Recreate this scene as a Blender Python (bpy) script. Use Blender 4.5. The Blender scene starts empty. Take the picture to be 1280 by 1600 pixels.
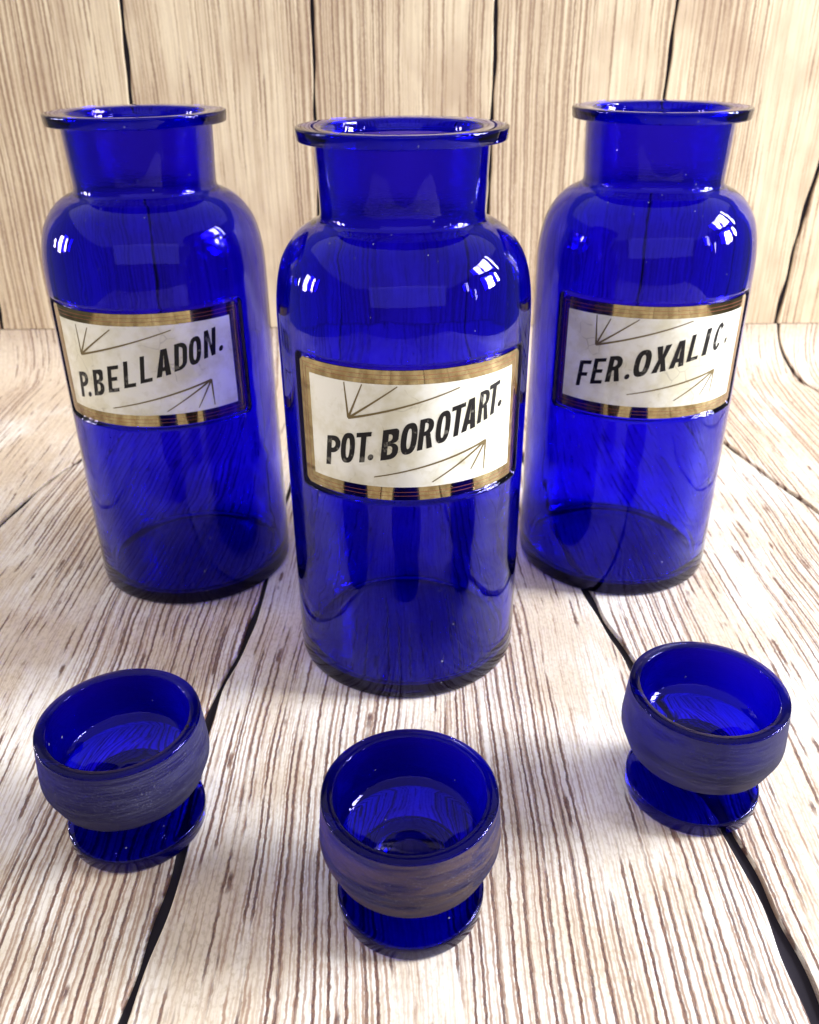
import bpy, bmesh, math, random
from mathutils import Vector, Matrix
from mathutils.geometry import tessellate_polygon

random.seed(7)
R = math.radians
sc = bpy.context.scene
C = sc.collection

# ------------------------------------------------------------------ camera
cam_d = bpy.data.cameras.new('camera')
cam = bpy.data.objects.new('camera', cam_d)
C.objects.link(cam)
sc.camera = cam
cam_d.sensor_fit = 'VERTICAL'
cam_d.sensor_height = 24.0
cam_d.sensor_width = 24.0
cam_d.lens = 24.0 * 1370.4 / 1600.0
cam_d.clip_start = 0.01
cam_d.clip_end = 50
PITCH, ROLL, HEIGHT = R(28.884), R(0.4425), 0.25475
fwd = Vector((0, math.cos(PITCH), -math.sin(PITCH)))
rgt = Vector((1, 0, 0))
dwn = fwd.cross(rgt)
x_ax = math.cos(ROLL) * rgt + math.sin(ROLL) * dwn
d_ax = -math.sin(ROLL) * rgt + math.cos(ROLL) * dwn
m = Matrix((x_ax, -d_ax, -fwd)).transposed().to_4x4()
m.translation = (0, 0, HEIGHT)
cam.matrix_world = m
cam_d.dof.use_dof = True
cam_d.dof.focus_distance = 0.305
cam_d.dof.aperture_fstop = 13.0
cam_d.dof.aperture_blades = 0

# ------------------------------------------------------------------ light
w = bpy.data.worlds.new('World')
sc.world = w
w.use_nodes = True
bg = w.node_tree.nodes['Background']
bg.inputs['Color'].default_value = (1.0, 0.975, 0.95, 1)
bg.inputs['Strength'].default_value = 0.22

def window_light(name, loc, target, sx, sy, power, col):
    ld = bpy.data.lights.new(name, 'AREA')
    ld.shape = 'RECTANGLE'
    ld.size, ld.size_y = sx, sy
    ld.energy = power
    ld.color = col
    o = bpy.data.objects.new(name, ld)
    o.location = loc
    o.rotation_euler = (Vector(target) - Vector(loc)).to_track_quat('-Z', 'Y').to_euler()
    C.objects.link(o)
    return o

DAY = (0.93, 0.97, 1.0)
WARM = (1.0, 0.93, 0.82)
# tall window off to the right: broken panes of light, and a thin side light
T0 = (0, 0.4, 0.1)
window_light('window_pane_light', (1.36, 0.12, 1.00), T0, 0.17, 0.27, 12.0, DAY)
window_light('window_pane_light', (1.36, 0.38, 0.98), T0, 0.25, 0.30, 20.0, DAY)
window_light('window_pane_light', (1.40, 0.20, 0.50), T0, 0.20, 0.30, 27.0, DAY)
window_light('window_pane_light', (1.38, 0.44, 0.52), T0, 0.08, 0.26, 7.0, DAY)
window_light('window_pane_light', (1.34, 0.62, 0.90), T0, 0.06, 0.46, 5.0, DAY)
window_light('window_pane_light', (1.10, -0.30, 0.56), T0, 0.06, 0.24, 1.8, DAY)
window_light('window_pane_light', (1.14, -0.16, 0.36), T0, 0.03, 0.16, 0.7, DAY)
# narrower window low to the left
window_light('window_pane_light', (-1.45, 0.30, 0.44), T0, 0.07, 0.30, 4.5, WARM)
window_light('window_pane_light', (-1.45, 0.52, 0.40), T0, 0.13, 0.36, 8.0, WARM)
window_light('window_pane_light', (-1.40, 0.74, 0.30), T0, 0.04, 0.14, 1.5, WARM)
# bright windows across the room behind the camera
window_light('window_pane_light', (0.20, -2.4, 1.10), T0, 3.8, 1.2, 17.0, DAY)
# pale ceiling that bounces the daylight down
window_light('ceiling_light', (0.0, -0.3, 2.3), (0, -0.1, 0.0), 7.0, 6.0, 80, (1, 0.97, 0.93))

vs = sc.view_settings
vs.view_transform = 'Standard'
vs.look = 'None'
vs.exposure = -0.17
vs.gamma = 1.0
vs.use_curve_mapping = False

cy = sc.cycles
cy.use_denoising = True
try:
    cy.denoiser = 'OPENIMAGEDENOISE'
    cy.denoising_input_passes = 'RGB_ALBEDO_NORMAL'
except Exception:
    pass
cy.max_bounces = 24
cy.transmission_bounces = 24
cy.glossy_bounces = 8
cy.diffuse_bounces = 4
cy.caustics_refractive = True
cy.caustics_reflective = True
cy.blur_glossy = 0.4
cy.sample_clamp_indirect = 150.0

# ------------------------------------------------------------------ node helpers
def new_mat(name):
    mt = bpy.data.materials.new(name)
    mt.use_nodes = True
    nt = mt.node_tree
    nt.nodes.clear()
    out = nt.nodes.new('ShaderNodeOutputMaterial')
    return mt, nt, out

class NB:
    def __init__(s, nt): s.nt = nt
    def node(s, t, **kw):
        n = s.nt.nodes.new(t)
        for k, v in kw.items(): setattr(n, k, v)
        return n
    def link(s, a, b): s.nt.links.new(a, b)
    def val(s, inp, v):
        if hasattr(v, 'is_linked') or isinstance(v, bpy.types.NodeSocket): s.nt.links.new(v, inp)
        else: inp.default_value = v
    def math(s, op, a, b=None, c=None, clamp=False):
        n = s.node('ShaderNodeMath', operation=op, use_clamp=clamp)
        s.val(n.inputs[0], a)
        if b is not None: s.val(n.inputs[1], b)
        if c is not None: s.val(n.inputs[2], c)
        return n.outputs[0]
    def vec(s, x, y, z):
        n = s.node('ShaderNodeCombineXYZ')
        s.val(n.inputs[0], x); s.val(n.inputs[1], y); s.val(n.inputs[2], z)
        return n.outputs[0]
    def noise(s, vec, scale=1.0, detail=2.0, rough=0.5, lac=2.0, dist=0.0):
        n = s.node('ShaderNodeTexNoise')
        s.link(vec, n.inputs['Vector'])
        n.inputs['Scale'].default_value = scale
        n.inputs['Detail'].default_value = detail
        n.inputs['Roughness'].default_value = rough
        n.inputs['Lacunarity'].default_value = lac
        n.inputs['Distortion'].default_value = dist
        return n.outputs['Fac']
    def ramp(s, fac, stops, interp='LINEAR'):
        n = s.node('ShaderNodeValToRGB')
        n.color_ramp.interpolation = interp
        el = n.color_ramp.elements
        while len(el) < len(stops): el.new(0.5)
        for e, (p, c) in zip(el, stops):
            e.position = p
            e.color = (c, c, c, 1) if isinstance(c, (int, float)) else (*c, 1)
        s.val(n.inputs['Fac'], fac)
        return n.outputs['Color']
    def mix(s, fac, a, b, blend='MIX'):
        n = s.node('ShaderNodeMix', data_type='RGBA', blend_type=blend)
        s.val(n.inputs[0], fac)
        for i, v in ((6, a), (7, b)):
            if isinstance(v, tuple): n.inputs[i].default_value = (*v, 1)
            else: s.link(v, n.inputs[i])
        return n.outputs[2]
    def smooth(s, x, a, b):
        n = s.node('ShaderNodeMapRange', interpolation_type='SMOOTHSTEP')
        s.val(n.inputs[0], x)
        n.inputs[1].default_value = a; n.inputs[2].default_value = b
        return n.outputs[0]

# ------------------------------------------------------------------ materials
def wood_material(name, wall):
    """pale limed plank; grain runs along local Y (floor) or Z (wall)"""
    mt, nt, out = new_mat(name)
    b = NB(nt)
    geo = b.node('ShaderNodeTexCoord')
    sep = b.node('ShaderNodeSeparateXYZ')
    b.link(geo.outputs['Object'], sep.inputs[0])
    oi = b.node('ShaderNodeObjectInfo')
    seed = b.math('MULTIPLY', oi.outputs['Random'], 37.0)
    X = sep.outputs[0]
    Y = sep.outputs[2] if wall else b.math('ADD', sep.outputs[1], sep.outputs[2])
    k = lambda a, f: b.math('MULTIPLY', a, f)
    # sideways wander of the grain
    wa = b.noise(b.vec(k(X, 8.0), k(Y, 4.0), seed), 1, 2.0, 0.5)
    wb = b.noise(b.vec(k(X, 60.0), k(Y, 30.0), seed), 1, 2.0, 0.55)
    wc = b.noise(b.vec(k(X, 330.0), k(Y, 230.0), seed), 1, 1.0, 0.5)
    Xw = b.math('ADD', X, k(b.math('SUBTRACT', wa, 0.5), 0.026 if not wall else 0.012))
    Xw = b.math('ADD', Xw, k(b.math('SUBTRACT', wb, 0.5), 0.0013 if not wall else 0.0010))
    Xw = b.math('ADD', Xw, k(b.math('SUBTRACT', wc, 0.5), 0.0008))
    sd = lambda d: b.math('ADD', seed, d)
    br = b.noise(b.vec(k(Xw, 210.0), k(Y, 30.0), sd(11.0)), 1, 3.0, 0.65)       # breaks along the lines
    dots = b.noise(b.vec(k(X, 800.0), k(Y, 420.0), sd(2.0)), 1, 3.0, 0.7)
    dn = b.noise(b.vec(k(Xw, 20.0), k(Y, 3.0), sd(21.0)), 1, 1.5, 0.5)
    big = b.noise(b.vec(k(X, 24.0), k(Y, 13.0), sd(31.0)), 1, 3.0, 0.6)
    def lines(spacing, width, fy, dseed, lo, hi, bias=None):
        """thin broken grain lines, each with its own offset, width and gaps"""
        u = b.math('ADD', k(Xw, 1.0 / spacing), sd(dseed))
        idn = b.math('FLOOR', u)
        fr = b.math('SUBTRACT', b.math('FRACT', u), 0.5)
        wn = b.node('ShaderNodeTexWhiteNoise', noise_dimensions='1D')
        b.link(idn, wn.inputs['W'])
        off = k(b.math('SUBTRACT', wn.outputs['Value'], 0.5), 0.62)
        d = k(b.math('ABSOLUTE', b.math('SUBTRACT', fr, off)), spacing)
        n = b.noise(b.vec(k(idn, 7.13), k(Y, fy), sd(dseed + 3.0)), 1, 3.0, 0.62)
        if bias is not None: n = b.math('ADD', n, bias)
        st = b.smooth(n, lo, hi)
        wd = b.math('ADD', width * 0.40, k(st, width * 0.75))
        wd = b.math('MULTIPLY', wd, b.math('ADD', 0.10, k(dots, 1.65)))
        e = b.math('DIVIDE', d, wd)
        return b.math('MULTIPLY', st, b.math('SUBTRACT', 1.0, b.smooth(e, 0.45, 1.1)))
    if not wall:
        dense = b.smooth(dn, 0.38, 0.60)
        bias = k(b.math('SUBTRACT', dense, 0.42), 0.24)
        s1 = lines(0.0047, 0.00060, 18.0, 0.0, 0.41, 0.54, bias)
        s3 = lines(0.0024, 0.00046, 26.0, 9.3, 0.42, 0.60, bias)
        s5 = lines(0.0014, 0.00042, 34.0, 4.9, 0.36, 0.56)
        s4 = lines(0.0105, 0.0010, 24.0, 17.1, 0.58, 0.66)
        fine = b.noise(b.vec(k(Xw, 620.0), k(Y, 9.0), sd(5.3)), 1, 2.0, 0.6)
        s2 = k(b.smooth(fine, 0.45, 0.68), 0.50)
        # patchy tan tone over the pale base, more of it towards the back
        tan_tone = b.smooth(b.math('ADD', big, k(b.smooth(Y, 0.42, 0.74), 0.20)), 0.38, 0.66)
        mot = b.math('MULTIPLY', b.smooth(dots, 0.47, 0.66), b.math('ADD', 0.26, k(tan_tone, 0.45)))
        base = b.mix(tan_tone, (0.83, 0.785, 0.745), (0.68, 0.57, 0.46))
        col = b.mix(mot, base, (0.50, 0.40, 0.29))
        col = b.mix(s2, col, (0.62, 0.50, 0.38))
        brown = b.mix(b.smooth(dots, 0.40, 0.62), (0.075, 0.028, 0.030), (0.21, 0.11, 0.078))
        col = b.mix(k(s5, 0.50), col, (0.44, 0.32, 0.24))
        col = b.mix(k(s3, 0.75), col, (0.31, 0.18, 0.125))
        s1 = b.math('MAXIMUM', k(s1, 0.90), k(s4, 0.92))
        col = b.mix(s1, col, brown)
    else:
        dense = b.smooth(dn, 0.35, 0.65)
        bias = k(b.math('SUBTRACT', dense, 0.5), 0.2)
        s1 = k(lines(0.0046, 0.0009, 8.0, 0.0, 0.40, 0.58, bias), 0.80)
        s3 = lines(0.0024, 0.0007, 10.0, 9.3, 0.34, 0.56, bias)
        fine = b.noise(b.vec(k(Xw, 560.0), k(Y, 5.0), sd(5.3)), 1, 2.0, 0.6)
        s2 = k(b.smooth(fine, 0.42, 0.62), 0.55)
        mot = k(b.smooth(dots, 0.48, 0.72), 0.18)
        base = b.mix(b.smooth(big, 0.40, 0.74), (0.74, 0.615, 0.445), (0.52, 0.395, 0.28))
        col = b.mix(mot, base, (0.48, 0.36, 0.25))
        col = b.mix(s2, col, (0.54, 0.41, 0.28))
        col = b.mix(k(s3, 0.70), col, (0.38, 0.255, 0.165))
        col = b.mix(s1, col, (0.26, 0.16, 0.105))
    p = b.node('ShaderNodeBsdfPrincipled')
    b.link(col, p.inputs['Base Color'])
    p.inputs['Roughness'].default_value = 0.55
    p.inputs['Specular IOR Level'].default_value = 0.3
    bump = b.node('ShaderNodeBump')
    bump.inputs['Strength'].default_value = 0.25
    bump.inputs['Distance'].default_value = 0.0004
    b.link(b.math('SUBTRACT', 1.0, b.math('ADD', s1, b.math('MULTIPLY', s2, 0.5))), bump.inputs['Height'])
    b.link(bump.outputs[0], p.inputs['Normal'])
    b.link(p.outputs[0], out.inputs['Surface'])
    return mt

def plain(name, col, rough=0.6, metal=0.0, coat=0.0, spec=0.5):
    mt, nt, out = new_mat(name)
    b = NB(nt)
    p = b.node('ShaderNodeBsdfPrincipled')
    p.inputs['Base Color'].default_value = (*col, 1)
    p.inputs['Roughness'].default_value = rough
    p.inputs['Metallic'].default_value = metal
    p.inputs['Coat Weight'].default_value = coat
    p.inputs['Coat Roughness'].default_value = 0.04
    p.inputs['Specular IOR Level'].default_value = spec
    b.link(p.outputs[0], out.inputs['Surface'])
    return mt

ABSORB = (0.24, 0.06, 0.955)      # absorption per metre is DENSITY * (1 - ABSORB)
DENSITY = 850.0
def glass_material(name, wave=0.00042, wave_scale=28.0, ground=None, dirt=0.0, density=DENSITY):
    """cobalt glass; where the mesh attribute 'ground' is 1 the surface is ground matt.
    ground = (roughness, share of matt scattering)"""
    mt, nt, out = new_mat(name)
    b = NB(nt)
    tc = b.node('ShaderNodeTexCoord')
    g = b.node('ShaderNodeBsdfPrincipled')
    g.inputs['Base Color'].default_value = (1, 1, 1, 1)
    g.inputs['Transmission Weight'].default_value = 1.0
    g.inputs['IOR'].default_value = 1.5
    g.inputs['Roughness'].default_value = 0.018
    g.inputs['Specular Tint'].default_value = (0.32, 0.27, 0.95, 1)
    n1 = b.noise(tc.outputs['Object'], wave_scale, 2.0, 0.5)
    bump = b.node('ShaderNodeBump')
    bump.inputs['Strength'].default_value = 1.0
    bump.inputs['Distance'].default_value = wave
    b.link(n1, bump.inputs['Height'])
    b.link(bump.outputs[0], g.inputs['Normal'])
    # sparse dust and tiny seeds on the surface
    dust = b.noise(tc.outputs['Object'], 640.0, 0.0, 0.5)
    dd = b.node('ShaderNodeBsdfDiffuse')
    dd.inputs['Color'].default_value = (0.6, 0.6, 0.62, 1)
    dm = b.node('ShaderNodeMixShader')
    b.link(b.math('MULTIPLY', b.smooth(dust, 0.865, 0.885), 0.35), dm.inputs[0])
    b.link(g.outputs[0], dm.inputs[1]); b.link(dd.outputs[0], dm.inputs[2])
    clear = dm.outputs[0]
    surf = clear
    if ground:
        rough, share = ground
        sep = b.node('ShaderNodeSeparateXYZ')
        b.link(tc.outputs['Object'], sep.inputs[0])
        at = b.math('ARCTAN2', sep.outputs[0], sep.outputs[1])
        rings = b.noise(b.vec(b.math('MULTIPLY', at, 1.6), dirt, b.math('MULTIPLY', sep.outputs[2], 1500.0)), 1, 3.0, 0.6)
        speck = b.noise(tc.outputs['Object'], 1700.0, 2.0, 0.6)
        blot = b.noise(b.vec(b.math('MULTIPLY', at, 1.1), dirt * 3.0, b.math('MULTIPLY', sep.outputs[2], 260.0)), 1, 4.0, 0.65)
        h = b.math('ADD', b.math('MULTIPLY', rings, 0.6), b.math('MULTIPLY', speck, 0.5))
        bp = b.node('ShaderNodeBump')
        bp.inputs['Strength'].default_value = 1.0
        bp.inputs['Distance'].default_value = 0.00016
        b.link(h, bp.inputs['Height'])
        gr = b.node('ShaderNodeBsdfGlass')
        gr.inputs['IOR'].default_value = 1.5
        gr.inputs['Roughness'].default_value = rough
        b.link(bp.outputs[0], gr.inputs['Normal'])
        d = b.node('ShaderNodeBsdfDiffuse')
        tr = b.node('ShaderNodeBsdfTranslucent')
        tr.inputs['Color'].default_value = (0.75, 0.75, 0.8, 1)
        b.link(bp.outputs[0], d.inputs['Normal'])
        c0 = b.mix(b.smooth(rings, 0.36, 0.66), (0.016, 0.013, 0.042), (0.056, 0.053, 0.095))
        c1 = b.mix(b.math('MULTIPLY', b.smooth(blot, 0.36, 0.62), dirt), c0, (0.125, 0.085, 0.058))
        c2 = b.mix(b.math('MULTIPLY', b.smooth(speck, 0.60, 0.70), 0.38), c1, (0.30, 0.30, 0.37))
        c2 = b.mix(b.math('MULTIPLY', b.smooth(b.math('SUBTRACT', 1.0, speck), 0.58, 0.70), 0.35), c2, (0.014, 0.013, 0.032))
        b.link(c2, d.inputs['Color'])
        dt = b.node('ShaderNodeMixShader')
        dt.inputs[0].default_value = 0.20
        b.link(d.outputs[0], dt.inputs[1]); b.link(tr.outputs[0], dt.inputs[2])
        mx = b.node('ShaderNodeMixShader')
        mx.inputs[0].default_value = share
        b.link(gr.outputs[0], mx.inputs[1]); b.link(dt.outputs[0], mx.inputs[2])
        att = b.node('ShaderNodeAttribute', attribute_name='ground')
        fin = b.node('ShaderNodeMixShader')
        b.link(att.outputs['Fac'], fin.inputs[0])
        b.link(clear, fin.inputs[1]); b.link(mx.outputs[0], fin.inputs[2])
        surf = fin.outputs[0]
    b.link(surf, out.inputs['Surface'])
    va = b.node('ShaderNodeVolumeAbsorption')
    va.inputs['Color'].default_value = (*ABSORB, 1)
    va.inputs['Density'].default_value = density
    b.link(va.outputs[0], out.inputs['Volume'])
    return mt

def label_white():
    mt, nt, out = new_mat('aged_white_enamel')
    b = NB(nt)
    tc = b.node('ShaderNodeTexCoord')
    oi = b.node('ShaderNodeObjectInfo')
    va_ = b.node('ShaderNodeVectorMath', operation='ADD')
    b.link(tc.outputs['Object'], va_.inputs[0]); b.link(oi.outputs['Random'], va_.inputs[1])
    o = va_.outputs[0]
    n1 = b.noise(o, 55.0, 4.0, 0.6)
    n2 = b.noise(o, 210.0, 3.0, 0.6, dist=0.6)
    v = b.node('ShaderNodeTexVoronoi', feature='DISTANCE_TO_EDGE')
    v.inputs['Scale'].default_value = 95.0
    wv = b.node('ShaderNodeVectorMath', operation='ADD')
    nz = b.node('ShaderNodeTexNoise'); nz.inputs['Scale'].default_value = 60.0
    b.link(o, nz.inputs['Vector'])
    sc_ = b.node('ShaderNodeVectorMath', operation='SCALE'); sc_.inputs['Scale'].default_value = 0.02
    b.link(nz.outputs['Color'], sc_.inputs[0])
    b.link(o, wv.inputs[0]); b.link(sc_.outputs[0], wv.inputs[1])
    b.link(wv.outputs[0], v.inputs['Vector'])
    crack = b.math('MULTIPLY', b.math('SUBTRACT', 1.0, b.smooth(v.outputs['Distance'], 0.006, 0.03)), b.smooth(n1, 0.52, 0.64))
    col = b.mix(b.smooth(n1, 0.40, 0.64), (0.82, 0.795, 0.73), (0.66, 0.615, 0.47))
    col = b.mix(b.math('MULTIPLY', b.smooth(n2, 0.55, 0.68), 0.35), col, (0.62, 0.58, 0.46))
    col = b.mix(b.math('MULTIPLY', crack, 0.6), col, (0.38, 0.34, 0.26))
    p = b.node('ShaderNodeBsdfPrincipled')
    b.link(col, p.inputs['Base Color'])
    p.inputs['Roughness'].default_value = 0.35
    p.inputs['Coat Weight'].default_value = 1.0
    p.inputs['Coat Roughness'].default_value = 0.05
    b.link(p.outputs[0], out.inputs['Surface'])
    return mt

def label_black():
    mt, nt, out = new_mat('black_label_paint')
    b = NB(nt)
    tc = b.node('ShaderNodeTexCoord')
    n = b.noise(tc.outputs['Object'], 260.0, 3.0, 0.65)
    col = b.mix(b.math('MULTIPLY', b.smooth(n, 0.60, 0.66), 0.7), (0.008, 0.007, 0.009), (0.16, 0.15, 0.13))
    p = b.node('ShaderNodeBsdfPrincipled')
    b.link(col, p.inputs['Base Color'])
    p.inputs['Roughness'].default_value = 0.3
    p.inputs['Coat Weight'].default_value = 0.0
    p.inputs['Specular IOR Level'].default_value = 0.25
    p.inputs['Coat Roughness'].default_value = 0.05
    b.link(p.outputs[0], out.inputs['Surface'])
    return mt

def gilt():
    mt, nt, out = new_mat('gold_leaf')
    b = NB(nt)
    tc = b.node('ShaderNodeTexCoord')
    n = b.noise(tc.outputs['Object'], 180.0, 4.0, 0.65)
    col = b.mix(b.smooth(n, 0.35, 0.7), (0.40, 0.325, 0.175), (0.24, 0.185, 0.095))
    p = b.node('ShaderNodeBsdfPrincipled')
    b.link(col, p.inputs['Base Color'])
    p.inputs['Metallic'].default_value = 1.0
    b.link(b.math('ADD', 0.02, b.math('MULTIPLY', n, 0.08)), p.inputs['Roughness'])
    b.link(p.outputs[0], out.inputs['Surface'])
    return mt

M = dict(
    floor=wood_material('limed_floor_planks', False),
    wall=wood_material('pale_wall_planks', True),
    gap=plain('dark_gap', (0.022, 0.018, 0.028), 0.85, spec=0.2),
    glass=glass_material('cobalt_glass'),
    jar=glass_material('cobalt_jar_glass', ground=(0.12, 0.0)),
    stop_glass=glass_material('cobalt_glass_stopper', wave=0.00008, wave_scale=70.0, density=1150.0),
    cup=[glass_material('stopper_glass_grey', 0.00008, 70.0, (0.40, 0.82), 0.0, 1150.0),
         glass_material('stopper_glass_stained', 0.00008, 70.0, (0.40, 0.86), 0.85, 1150.0),
         glass_material('stopper_glass_violet', 0.00008, 70.0, (0.38, 0.66), 0.0, 1150.0)],
    white=label_white(), black=label_black(), gold=gilt(),
    arrow=plain('dull_gilt_line', (0.17, 0.125, 0.055), 0.3, 0.4, spec=0.4),
    red=plain('red_border_line', (0.32, 0.075, 0.035), 0.35, coat=0.5),
)

# ------------------------------------------------------------------ object helpers
def obj(name, me, mats, parent=None, loc=None):
    o = bpy.data.objects.new(name, me)
    C.objects.link(o)
    for mt in (mats if isinstance(mats, (list, tuple)) else [mats]):
        me.materials.append(mt)
    if parent: o.parent = parent
    if loc: o.location = loc
    return o

def mesh(name, verts, faces, smooth=False, mi=None):
    me = bpy.data.meshes.new(name)
    me.from_pydata(verts, [], faces)
    if smooth: me.shade_smooth()
    if mi:
        me.polygons.foreach_set('material_index', mi)
    me.update()
    return me

def thing(name, label, cat, loc, group=None, rz=0.0):
    o = bpy.data.objects.new(name, None)
    o.empty_display_size = 0.02
    C.objects.link(o)
    o.location = loc
    o.rotation_euler = (0, 0, rz)
    o['label'] = label
    o['category'] = cat
    if group: o['group'] = group
    return o

def interp(tbl, t):
    """smooth (cubic Hermite) curve through the table"""
    if t <= tbl[0][0]: return tbl[0][1]
    if t >= tbl[-1][0]: return tbl[-1][1]
    n = len(tbl)
    sl = [(tbl[i + 1][1] - tbl[i][1]) / (tbl[i + 1][0] - tbl[i][0]) for i in range(n - 1)]
    tg = [sl[0]] + [(sl[i - 1] + sl[i]) / 2 for i in range(1, n - 1)] + [sl[-1]]
    for i in range(n - 1):
        (a, va), (c, vc) = tbl[i], tbl[i + 1]
        if t <= c:
            h = c - a
            u = (t - a) / h
            return ((2 * u ** 3 - 3 * u * u + 1) * va + (u ** 3 - 2 * u * u + u) * h * tg[i]
                    + (-2 * u ** 3 + 3 * u * u) * vc + (u ** 3 - u * u) * h * tg[i + 1])

# ------------------------------------------------------------------ planked floor and back wall
Y_WALL = 0.7089
COVE = 0.0389                    # the boards sweep up into the wall
Y_FLAT = Y_WALL - COVE
T_END = Y_FLAT + COVE * math.pi / 2
KW = Y_WALL / 0.8366
# plank joints on the table top: distance -> x of the joint centre, half width
def joint(pts, hw, seed, amp=0.0011):
    rnd = random.Random(seed)
    ph = [rnd.uniform(0, 6.28) for _ in range(6)]
    def f(t):
        x = interp(pts, t)
        wob = amp * (math.sin(t * 31 + ph[0]) + 0.6 * math.sin(t * 67 + ph[1]) + 0.35 * math.sin(t * 151 + ph[2]))
        h = (hw if not isinstance(hw, list) else interp(hw, t)) * (1 + 0.22 * math.sin(t * 83 + ph[3]) + 0.15 * math.sin(t * 190 + ph[4]))
        return x + wob - h, x + wob + h
    return f

FJ = [
    joint([(-.5, -.40), (.6, -.375), (.74, -.335)], 0.0014, 1),
    joint([(-.5, -.282), (.0, -.262), (.45, -.242), (.513, -.232), (.537, -.223), (.62, -.214), (.74, -.203)], 0.0017, 2, 0.0006),
    joint([(-.5, -.095), (.153, -.086), (.204, -.082), (.284, -.085), (.332, -.079), (.399, -.076), (.48, -.0755), (.74, -.0695)], [(0.1, .0018), (.3, .0016), (.45, .0012)], 3, 0.0005),
    joint([(-.5, .140), (.153, .119), (.189, .117), (.218, .114), (.32, .101), (.372, .091), (.45, .082), (.54, .0775), (.74, .064)], [(0.1, .0028), (.25, .0024), (.4, .0019), (.55, .0012)], 4, 0.0006),
    joint([(-.5, .280), (.30, .262), (.458, .245), (.505, .231), (.56, .220), (.74, .188)], 0.0015, 5, 0.0006),
    joint([(-.5, .380), (.5, .352), (.6, .335), (.654, .326), (.69, .317), (.715, .309), (.74, .305)], 0.0015, 6, 0.0003),
    joint([(-.5, .50), (.74, .44)], 0.0014, 8),
]
_wj = [
    ([(0, -.395), (.4, -.392)], 0.0016, 11, 0.0008),
    ([(0, -.240), (.2, -.238), (.277, -.234), (.4, -.231)], 0.0016, 12, 0.0006),
    ([(0, -.082), (.2, -.080), (.276, -.077), (.4, -.076)], 0.0012, 13, 0.0005),
    ([(0, .0745), (.188, .0745), (.275, .0745), (.4, .075)], 0.0014, 14, 0.0005),
    ([(0, .221), (.21, .223), (.274, .224), (.4, .226)], 0.0013, 15, 0.0005),
    ([(0, .359), (.065, .363), (.149, .368), (.4, .372)], 0.0017, 16, 0.0010),
    ([(0, .51), (.4, .512)], 0.0014, 17, 0.0008),
]
# joints were surveyed on a plane farther back; carry them along the line of sight to this wall
WJ = [joint([(HEIGHT + (z - HEIGHT) * KW, x * KW) for z, x in pts], hw, sd_, am) for pts, hw, sd_, am in _wj]

def sheet(x, t, d):
    """point on the floor-and-cove sheet, d metres below its face"""
    if t <= Y_FLAT: return (x, t, -d)
    a = (t - Y_FLAT) / COVE
    rr = COVE + d
    return (x, Y_FLAT + rr * math.sin(a), COVE - rr * math.cos(a))

def plank_mesh(left, right, t0, t1, n, thick, wall, top=0.0):
    """a plank as a slab with wandering edges and eased top arrises"""
    verts, faces = [], []
    ease = 0.0005
    for i in range(n + 1):
        t = t0 + (t1 - t0) * i / n
        a, b_ = left(t), right(t)
        prof = [(a, -thick), (a, -ease), (a + ease, 0), (b_ - ease, 0), (b_, -ease), (b_, -thick)]
        for (x, z) in prof:
            verts.append((x, -z, t) if wall else sheet(x, t, top - z))
    k = 6
    for i in range(n):
        for j in range(k):
            q = (i * k + j, (i + 1) * k + j, (i + 1) * k + (j + 1) % k, i * k + (j + 1) % k)
            faces.append(q[::-1] if not wall else q)
    faces.append(tuple(range(k)) if not wall else tuple(range(k))[::-1])
    e = tuple(n * k + j for j in range(k))
    faces.append(e[::-1] if not wall else e)
    me = mesh('plank', verts, faces)
    bm = bmesh.new(); bm.from_mesh(me); bmesh.ops.recalc_face_normals(bm, faces=bm.faces); bm.to_mesh(me); bm.free()
    return me

def slab(name, lo, hi, mat):
    v = [(x, y, z) for x in (lo[0], hi[0]) for y in (lo[1], hi[1]) for z in (lo[2], hi[2])]
    f = [(0, 1, 3, 2), (4, 6, 7, 5), (0, 4, 5, 1), (2, 3, 7, 6), (0, 2, 6, 4), (1, 5, 7, 3)]
    return obj(name, mesh(name, v, f), mat)

PT = 0.0022
FX0, FX1 = (lambda t: -.62), (lambda t: .62)
floor = obj('floor', plank_mesh(FX0, FX1, -.50, T_END - .0004, 170, .010, False, PT + .0001), M['gap'])
floor['kind'] = 'structure'
wallo = slab('wall', (-.62, Y_WALL + PT + .0001, COVE + .0002), (.62, Y_WALL + .0158, .40), M['gap'])
wallo['kind'] = 'structure'
def edges(js, e0, e1):
    L = [e0] + [(lambda t, j=j: j(t)[1]) for j in js]
    Rr = [(lambda t, j=j: j(t)[0]) for j in js] + [e1]
    return list(zip(L, Rr))
for l, r in edges(FJ, FX0, FX1):
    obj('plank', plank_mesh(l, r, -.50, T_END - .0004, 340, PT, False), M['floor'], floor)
for l, r in edges(WJ, FX0, FX1):
    o = obj('plank', plank_mesh(l, r, COVE + .0003, .40, 120, PT, True), M['wall'], wallo)
    o.location = (0, Y_WALL, 0)

# ------------------------------------------------------------------ lathe
def spline(pts, n):
    """Catmull-Rom through (r, z) points"""
    out = []
    P = [pts[0]] + list(pts) + [pts[-1]]
    for i in range(1, len(P) - 2):
        p0, p1, p2, p3 = P[i - 1], P[i], P[i + 1], P[i + 2]
        for k in range(n):
            t = k / n
            out.append(tuple(0.5 * (2 * b + (c - a) * t + (2 * a - 5 * b + 4 * c - d) * t * t + (3 * b - a - 3 * c + d) * t ** 3)
                             for a, b, c, d in zip(p0, p1, p2, p3)))
    out.append(pts[-1])
    return out

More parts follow.
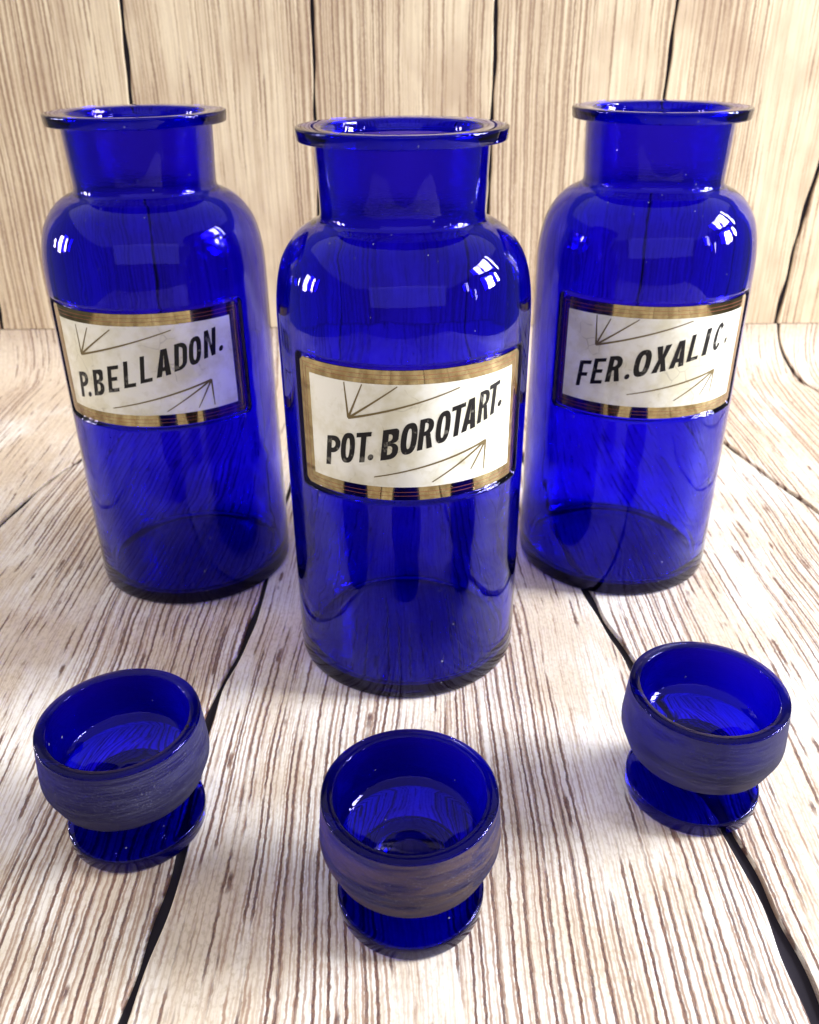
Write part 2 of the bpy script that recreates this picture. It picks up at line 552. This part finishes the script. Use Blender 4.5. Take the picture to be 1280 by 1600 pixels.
def lathe(name, prof, thetas, ground_of=None, rad=None):
    """closed profile from axis (bottom) round to axis (top); rad(r, z, theta, k) may modify r"""
    n = len(thetas)
    verts, faces, gr = [], [], []
    rings = []
    for k, (r, z) in enumerate(prof):
        if r <= 1e-6:
            rings.append([len(verts)])
            verts.append((0, 0, z))
        else:
            ids = []
            for th in thetas:
                rr = rad(r, z, th, k) if rad else r
                ids.append(len(verts))
                verts.append((rr * math.sin(th), -rr * math.cos(th), z))
            rings.append(ids)
    loop = prof[0][0] > 1e-6          # ring-shaped solid: join the last ring to the first
    pairs = list(zip(range(len(prof) - 1), range(1, len(prof))))
    if loop: pairs.append((len(prof) - 1, 0))
    for ka, kb in pairs:
        a, b_ = rings[ka], rings[kb]
        idx = ground_of(ka) if ground_of else 0
        for i in range(n):
            j = (i + 1) % n
            if len(a) == 1: f = (a[0], b_[j], b_[i])
            elif len(b_) == 1: f = (a[i], a[j], b_[0])
            else: f = (a[i], a[j], b_[j], b_[i])
            faces.append(f); gr.append(float(idx))
    me = mesh(name, verts, faces, True)
    if ground_of:
        me.attributes.new('ground', 'FLOAT', 'FACE').data.foreach_set('value', gr)
    bm = bmesh.new(); bm.from_mesh(me)
    bmesh.ops.recalc_face_normals(bm, faces=bm.faces)
    bm.to_mesh(me); bm.free()
    me.set_sharp_from_angle(angle=R(50))
    return me

# ------------------------------------------------------------------ bottle
RB = 0.05
REC = 0.0016                     # depth of the label recess
LAB_Z0, LAB_Z1, LAB_H = 0.0978, 0.1493, 56.6     # label bottom, top, half angle (deg)
DEG = RB * math.pi / 180         # metres of arc per degree

outer = [(0, .0022), (.020, .0018), (.036, .0010), (.0465, .0), (.0480, .0001), (.0491, .0006), (.0497, .0018), (.05, .0045)]
zs = [.020 + .0095 * i for i in range(8)]
fine = [LAB_Z0 - .003 + .0006 * i for i in range(9)] + [LAB_Z0 + .008 + .0095 * i for i in range(4)] + [LAB_Z1 - .0018 + .0006 * i for i in range(9)]
outer += [(RB, z) for z in zs if z < fine[0] - .002] + [(RB, z) for z in fine]
shoulder = spline([(RB, .1535), (.0499, .1600), (.0494, .1665), (.0483, .1730), (.0464, .1790), (.0432, .1843), (.0398, .1880), (.0362, .1905), (.0336, .1917), (.0321, .1926), (.0313, .1937), (.0310, .1952)], 3)
outer += shoulder
outer += [(.0311, .198), (.0317, .210), (.0320, .2180), (.0320, .21948)]
n_outer = len(outer)
inner = [(.0288, .21948), (.0285, .212), (.0280, .202), (.0276, .1945)]
n_neck = n_outer + len(inner)
inner += spline([(.0278, .1915), (.0305, .1893), (.0345, .1872), (.0390, .1835), (.0428, .1780), (.0449, .1710), (.0459, .1630), (.0462, .1540)], 2)
inner += [(.0462, z) for z in (.14, .12, .10, .08, .06, .04, .025)] + [(.0462, .0130), (.0459, .0090), (.0448, .0064), (.0425, .0050), (.036, .0043), (.022, .0043), (.010, .0048), (0, .0051)]
body_prof = outer + inner

def sdf_label(s, z, grow=0.0011):
    hx, hz, cr = LAB_H * DEG + grow, (LAB_Z1 - LAB_Z0) / 2 + grow, 0.0022
    qx, qz = abs(s) - hx + cr, abs(z - (LAB_Z0 + LAB_Z1) / 2) - hz + cr
    return math.hypot(max(qx, 0), max(qz, 0)) + min(max(qx, qz), 0) - cr

def make_thetas(c):
    th = [i * 3.0 for i in range(120)]
    for s in (-1, 1):
        e = c + s * (LAB_H + 1.3)
        th = [t for t in th if abs((t - e + 180) % 360 - 180) > 2.6]
        th += [(e + d) % 360 for d in [-2.0 + .5 * i for i in range(9)]]
    return [R(t) for t in sorted(t % 360 for t in th)]

def curved(name, pts2, faces, r):
    """(arc degrees, z) -> a point on a cylinder of radius r"""
    return mesh(name, [(r * math.sin(R(a)), -r * math.cos(R(a)), z) for a, z in pts2], faces, True)

def curved_plate(name, a0, a1, z0, z1, r0, r1, corner=0.0):
    """a bent rectangular plate between radii r0 and r1"""
    n = 48
    v, f = [], []
    for i in range(n + 1):
        a = a0 + (a1 - a0) * i / n
        d = min(a - a0, a1 - a) * DEG
        c = 0.0
        if d < corner: c = corner - math.sqrt(max(corner ** 2 - (corner - d) ** 2, 0))
        for r_ in (r0, r1):
            for z in (z0 + c, z1 - c):
                v.append((r_ * math.sin(R(a)), -r_ * math.cos(R(a)), z))
    for i in range(n):
        b_, c_ = i * 4, i * 4 + 4
        f += [(b_ + 2, c_ + 2, c_ + 3, b_ + 3), (b_, b_ + 1, c_ + 1, c_), (b_, c_, c_ + 2, b_ + 2), (b_ + 1, b_ + 3, c_ + 3, c_ + 1)]
    f += [(0, 2, 3, 1), (n * 4, n * 4 + 1, n * 4 + 3, n * 4 + 2)]
    me = mesh(name, v, f, True)
    me.set_sharp_from_angle(angle=R(40))
    return me

# --- lettering -----------------------------------------------------
S, H = 2.35, 12.3     # stroke and cap height in mm
def arc(cx, cy, rx, ry, a0, a1, n=10):
    return [(cx + rx * math.cos(R(a0 + (a1 - a0) * i / n)), cy + ry * math.sin(R(a0 + (a1 - a0) * i / n))) for i in range(n + 1)]
def bowl(x0, y0, x1, y1, rr):
    """right-rounded outline from (x0,y0) along the bottom to (x0,y1)"""
    rr = min(rr, (y1 - y0) / 2, x1 - x0)
    return [(x0, y0)] + arc(x1 - rr, y0 + rr, rr, rr, -90, 0, 7) + arc(x1 - rr, y1 - rr, rr, rr, 0, 90, 7) + [(x0, y1)]
def ell(x0, y0, x1, y1, n=36, e=2.6):
    cx, cy_, rx, ry = (x0 + x1) / 2, (y0 + y1) / 2, (x1 - x0) / 2, (y1 - y0) / 2
    p = []
    for i in range(n):
        t = 2 * math.pi * i / n
        c, s = math.cos(t), math.sin(t)
        p.append((cx + rx * math.copysign(abs(c) ** (2 / e), c), cy_ + ry * math.copysign(abs(s) ** (2 / e), s)))
    return p
def glyph(ch, w, h=H, s=S):
    if w > 3: s = min(s, w * 0.36)
    t = s * 0.86
    if ch == 'I': return [[(0, 0), (s * 1.05, 0), (s * 1.05, h), (0, h)]]
    if ch == 'L': return [[(0, 0), (w, 0), (w, t), (s, t), (s, h), (0, h)]]
    if ch == 'T': c = w / 2; return [[(c - s / 2, 0), (c + s / 2, 0), (c + s / 2, h - t), (w, h - t), (w, h), (0, h), (0, h - t), (c - s / 2, h - t)]]
    if ch == 'E': return [[(0, 0), (w, 0), (w, t), (s, t), (s, h / 2 - t / 2), (w * .86, h / 2 - t / 2), (w * .86, h / 2 + t / 2), (s, h / 2 + t / 2), (s, h - t), (w, h - t), (w, h), (0, h)]]
    if ch == 'F': return [[(0, 0), (s, 0), (s, h * .46 - t / 2), (w * .84, h * .46 - t / 2), (w * .84, h * .46 + t / 2), (s, h * .46 + t / 2), (s, h - t), (w, h - t), (w, h), (0, h)]]
    if ch == 'N': return [[(0, 0), (s * .95, 0), (s * .95, h * .60), (w - s * .95, 0), (w, 0), (w, h), (w - s * .95, h), (w - s * .95, h * .40), (s * .95, h), (0, h)]]
    if ch == 'X': return [[(0, 0), (s * 1.1, 0), (w / 2, h * .34), (w - s * 1.1, 0), (w, 0), (w / 2 + s * .62, h * .5), (w, h), (w - s * 1.1, h), (w / 2, h * .66), (s * 1.1, h), (0, h), (w / 2 - s * .62, h * .5)]]
    if ch == 'A':
        k = lambda y: (w / 2 - s * .55) * y / h          # inward lean
        y0, y1 = h * .19, h * .19 + t * .9
        return [[(0, 0), (s, 0), (s + k(y0) * .96, y0), (w - s - k(y0) * .96, y0), (w - s, 0), (w, 0), (w / 2 + s * .58, h), (w / 2 - s * .58, h)],
                [(s + k(y1), y1), (w / 2, h * .80), (w - s - k(y1), y1)]]
    if ch == 'O': return [ell(0, -.1, w, h + .1), ell(s, s * .95, w - s, h - s * .95, e=2.4)]
    if ch == 'D': return [bowl(0, 0, w, h, w * .62), bowl(s, t, w - s, h - t, w * .30)]
    if ch == 'P':
        y = h * .42
        return [[(0, 0), (s, 0)] + bowl(s, y, w, h, 3.4)[:-1] + [(0, h)], bowl(s, y + t, w - s, h - t, 1.4)]
    if ch == 'B':
        a = bowl(0, 0, w, h * .535, 3.0)[:-1]
        b_ = bowl(w * .70, h * .535, w * .95, h, 3.0)
        return [a + [(w * .72, h * .53)] + b_[1:-1] + [(0, h)], bowl(s, t, w - s, h * .535 - t * .55, 1.2), bowl(s, h * .535 + t * .45, w * .95 - s, h - t, 1.2)]
    if ch == 'R':
        y = h * .44
        bl = bowl(s, y, w * .97, h, 3.2)
        bl = [p for p in bl[1:-1] if not (p[1] < y + .6 and p[0] < w * .80)]
        return [[(0, 0), (s, 0), (s, y), (s + (w - 2 * s) * .45, y), (w - s * .98, 0), (w + .15, 0), (w * .80, y + .25)] + bl + [(0, h)], bowl(s, y + t, w * .97 - s, h - t, 1.3)]
    if ch == 'C':
        o = [p for p in arc(w / 2, h / 2, w / 2, h / 2 + .1, 38, 322, 30)]
        i = [p for p in arc(w / 2, h / 2, w / 2 - s, h / 2 - s * .9, 322, 38, 30)]
        return [o + i]
    if ch == '.': return [ell(-1.15, -1.25, 1.15, 1.25, 16, 2.0)]
    if ch == ',': return [ell(-.75, -1.5, .75, 1.3, 14, 2.0)]

SHEAR, SLOPE = 0.115, 0.20
def add_glyph(verts, faces, ch, a0, w_deg, zb, r):
    wmm = w_deg * DEG * 1000
    loops = glyph(ch, wmm)
    tris = tessellate_polygon([[Vector((x, y, 0)) for x, y in lp] for lp in loops])
    flat = [p for lp in loops for p in lp]
    bm = bmesh.new()
    bv = [bm.verts.new((x, y, 0)) for x, y in flat]
    for t in tris:
        try: bm.faces.new([bv[i] for i in t])
        except ValueError: pass
    x = -1.2
    while x < wmm + .5:
        bmesh.ops.bisect_plane(bm, geom=bm.verts[:] + bm.edges[:] + bm.faces[:], plane_co=(x, 0, 0), plane_no=(1, 0, 0))
        x += 1.3
    bm.normal_update()
    bm.verts.index_update()
    off = len(verts)
    for v in bm.verts:
        a = a0 + (v.co.x + SHEAR * v.co.y) / (DEG * 1000)
        verts.append((r * math.sin(R(a)), -r * math.cos(R(a)), zb + (v.co.y + SLOPE * v.co.x) / 1000))
    for f in bm.faces:
        ids = [off + v.index for v in f.verts]
        faces.append(ids if f.normal.z > 0 else ids[::-1])
    bm.free()

def strip(verts, faces, p, q, w0, w1, r, n=14):
    """a tapering line on the cylinder from p to q (degrees, metres)"""
    d = Vector(((q[0] - p[0]) * DEG, q[1] - p[1])).normalized()
    nx, nz = -d.y, d.x
    off = len(verts)
    for i in range(n + 1):
        t = i / n
        ww = (w0 + (w1 - w0) * t) / 2
        a, z = p[0] + (q[0] - p[0]) * t, p[1] + (q[1] - p[1]) * t
        for s in (1, -1):
            aa, zz = a + s * nx * ww / DEG, z + s * nz * ww
            verts.append((r * math.sin(R(aa)), -r * math.cos(R(aa)), zz))
    for i in range(n):
        b_ = off + 2 * i
        faces.append((b_ + 1, b_ + 3, b_ + 2, b_))

def rect_line(verts, faces, a0, a1, z0, z1, wd, r):
    n = 40
    wa = wd / DEG
    for (zlo, zhi) in ((z0, z0 + wd), (z1 - wd, z1)):
        off = len(verts)
        for i in range(n + 1):
            a = a0 + (a1 - a0) * i / n
            for z in (zlo, zhi): verts.append((r * math.sin(R(a)), -r * math.cos(R(a)), z))
        faces.extend((off + 2 * i, off + 2 * i + 2, off + 2 * i + 3, off + 2 * i + 1) for i in range(n))
    for (alo, ahi) in ((a0, a0 + wa), (a1 - wa, a1)):
        off = len(verts)
        for a in (alo, ahi):
            for z in (z0 + wd, z1 - wd): verts.append((r * math.sin(R(a)), -r * math.cos(R(a)), z))
        faces.append((off, off + 2, off + 3, off + 1))

BOTTLES = [
    dict(loc=(-.0016, .3430), c=5.0, label='cobalt blue glass jar in the centre, nearest, with label reading POT. BOROTART.',
         text=[('P', -37.5, 7.3, 108.6), ('O', -29.7, 6.9, 110.9), ('T', -22.4, 6.8, 112.1), ('.', -14.9, 0, 115.2), ('B', -10.6, 7.4, 114.2), ('O', -2.4, 7.0, 116.5),
               ('R', 5.2, 6.4, 118.3), ('O', 12.7, 6.3, 120.3), ('T', 19.2, 6.4, 122.0), ('A', 25.0, 7.0, 123.4), ('R', 32.9, 5.8, 125.5), ('T', 38.3, 6.4, 127.0), ('.', 46.4, 0, 130.9)],
         white=(-45.0, 55.0),
         a1=[(-24.6, 129.9), (-26.0, 143.6), (-17.8, 143.6), (-2.8, 143.4), (23.9, 141.5)], a2=[(38.2, 118.0), (37.6, 106.0), (30.4, 107.5), (12.0, 105.0), (-13.5, 107.2)]),
    dict(loc=(-.1169, .4153), c=-0.4, label='cobalt blue glass jar at the left with label reading P.BELLADON.',
         text=[('P', -41.2, 7.4, 108.0), ('.', -33.4, 0, 110.6), ('B', -29.7, 7.2, 110.6), ('E', -19.7, 6.5, 113.3), ('L', -10.2, 6.5, 116.0), ('L', -1.2, 6.3, 118.4),
               ('A', 7.3, 7.5, 120.8), ('D', 16.5, 6.6, 123.0), ('O', 24.0, 6.6, 124.7), ('N', 32.2, 6.6, 126.9), ('.', 42.3, 0, 130.2)],
         white=(-49.5, 49.3),
         a1=[(-34.2, 129.3), (-34.5, 142.9), (-26.4, 142.3), (-12.8, 142.5), (17.5, 141.8)], a2=[(34.8, 117.0), (35.2, 104.9), (26.4, 104.8), (10.1, 104.8), (-18.7, 106.0)]),
    dict(loc=(.1114, .4202), c=0.0, label='cobalt blue glass jar at the right with label reading FER.OXALIC.',
         text=[('F', -43.3, 6.6, 109.3), ('E', -35.1, 6.3, 111.6), ('R', -27.1, 7.2, 113.7), ('.', -16.0, 0, 117.4), ('O', -13.8, 8.0, 117.2), ('X', -4.2, 7.4, 119.4),
               ('A', 4.6, 7.7, 121.4), ('L', 13.7, 6.3, 124.0), ('I', 22.4, 2.6, 126.0), ('C', 28.6, 6.0, 127.1), (',', 38.9, 0, 131.2)],
         white=(-51.6, 51.2),
         a1=[(-33.8, 130.3), (-34.7, 143.9), (-27.2, 142.9), (-13.0, 143.6), (14.6, 142.8)], a2=[(33.1, 118.4), (32.3, 106.0), (25.3, 107.4), (9.7, 106.2), (-15.1, 109.0)]),
]
WZ0, WZ1 = 0.1033, 0.1441

lip_prof = [(.0289, .21955), (.0320, .21955), (.0376, .2197), (.0381, .2199), (.0383, .2204), (.0386, .2234), (.0386, .2240), (.0383, .2243), (.0378, .2244), (.0345, .2243), (.0305, .2242), (.0296, .2240), (.0291, .2234)]

for B in BOTTLES:
    c = B['c']
    root = thing('glass_bottle', B['label'], 'bottle', (*B['loc'], 0.00005), 'blue apothecary bottles')
    ths = make_thetas(c)
    def rad(r_, z, th, k, c=c):
        if k >= n_outer or z < LAB_Z0 - .004 or z > LAB_Z1 + .004: return r_
        a = (math.degrees(th) - c + 180) % 360 - 180
        d = sdf_label(a * DEG, z)
        t = min(max((0.0009 - d) / 0.0014, 0), 1)
        return r_ - REC * t * t * (3 - 2 * t)
    obj('body', lathe('body', body_prof, ths, lambda k: 1 if n_outer <= k < n_neck else 0, rad), M['jar'], root)
    obj('lip', lathe('lip', lip_prof, [R(2.5 * i) for i in range(144)]), M['glass'], root)
    rl = RB - REC + 0.0010
    lab = obj('label', curved_plate('label', c - LAB_H, c + LAB_H, LAB_Z0, LAB_Z1, RB - REC + .00015, rl, 0.0016), M['gold'], root)
    r1 = rl + .00006
    n = 48
    a0, a1 = B['white']
    v = [(r1 * math.sin(R(a0 + (a1 - a0) * i / n)), -r1 * math.cos(R(a0 + (a1 - a0) * i / n)), z) for i in range(n + 1) for z in (WZ0, WZ1)]
    obj('white_panel', mesh('white_panel', v, [(2 * i, 2 * i + 2, 2 * i + 3, 2 * i + 1) for i in range(n)], True), M['white'], lab)
    vv, ff = [], []
    for ch, aa, wd, zb in B['text']: add_glyph(vv, ff, ch, aa, wd, zb / 1000, r1 + .00008)
    obj('lettering', mesh('lettering', vv, ff), M['black'], lab)
    for key in ('a1', 'a2'):
        pts = [(a, z / 1000) for a, z in B[key]]
        vv, ff = [], []
        for k, q in enumerate(pts[1:]):
            strip(vv, ff, pts[0], q, .0009, .0004, r1 + .00005 + .00003 * k)
        obj('gilt_arrow', mesh('gilt_arrow', vv, ff, True), M['arrow'], lab)
    for ins in (.0017, .0033):
        vv, ff = [], []
        ai = ins / DEG
        rect_line(vv, ff, c - LAB_H + ai, c + LAB_H - ai, LAB_Z0 + ins, LAB_Z1 - ins, .00014, rl + .00004)
        obj('red_border', mesh('red_border', vv, ff, True), M['red'], lab)

# ------------------------------------------------------------------ stoppers
bowl_out = [(0, .0088), (.0082, .0088), (.0090, .0092), (.0092, .0110), (.0094, .0150), (.0104, .0188), (.0128, .0212), (.0180, .0219), (.0240, .0222), (.0249, .0223)]
b0 = len(bowl_out)
bowl_out += [(.0255, .0226), (.0258, .0230), (.0266, .0250), (.0275, .0273), (.0282, .0290), (.0286, .0303), (.02875, .0319), (.0287, .0334), (.0284, .0375), (.0280, .0425), (.0276, .0476)]
b1 = len(bowl_out)
bowl_out += [(.0275, .0481), (.0272, .0483), (.0241, .0483), (.0238, .0481), (.0237, .0476), (.0234, .0420), (.0233, .0360), (.0231, .0318)]
bowl_out += [(.0222, .0306), (.0200, .0293), (.0160, .0275), (.0110, .0260), (.0055, .0250), (.0020, .0247), (0, .0248)]
foot_prof = [(0, .0012), (.015, .0008), (.0222, 0), (.0234, .0001), (.0239, .0004), (.0242, .0014), (.0243, .0046), (.0243, .0056), (.0240, .0062), (.0234, .0064), (.0222, .0063), (.0205, .0060), (.0160, .0060), (.0125, .0065), (.0103, .0076), (.0092, .0085), (0, .0087)]
STOPS = [
    ((-.1002, .2289), 0, 'blue glass stopper upturned at the left, its cup ground to an even grey'),
    ((-.0006, .1958), 1, 'blue glass stopper upturned in the middle, its ground cup stained brown'),
    ((.1061, .2426), 2, 'blue glass stopper upturned at the right, its ground cup violet'),
]
for (loc, k, lb) in STOPS:
    root = thing('glass_stopper', lb, 'stopper', (*loc, 0.00005), 'upturned blue stoppers', rz=R(40 * k))
    ths = [R(3 * i) for i in range(120)]
    obj('cup', lathe('cup', bowl_out, ths, lambda q: 1 if b0 <= q < b1 - 1 else 0), M['cup'][k], root)
    obj('foot', lathe('foot', foot_prof, ths), M['stop_glass'], root)
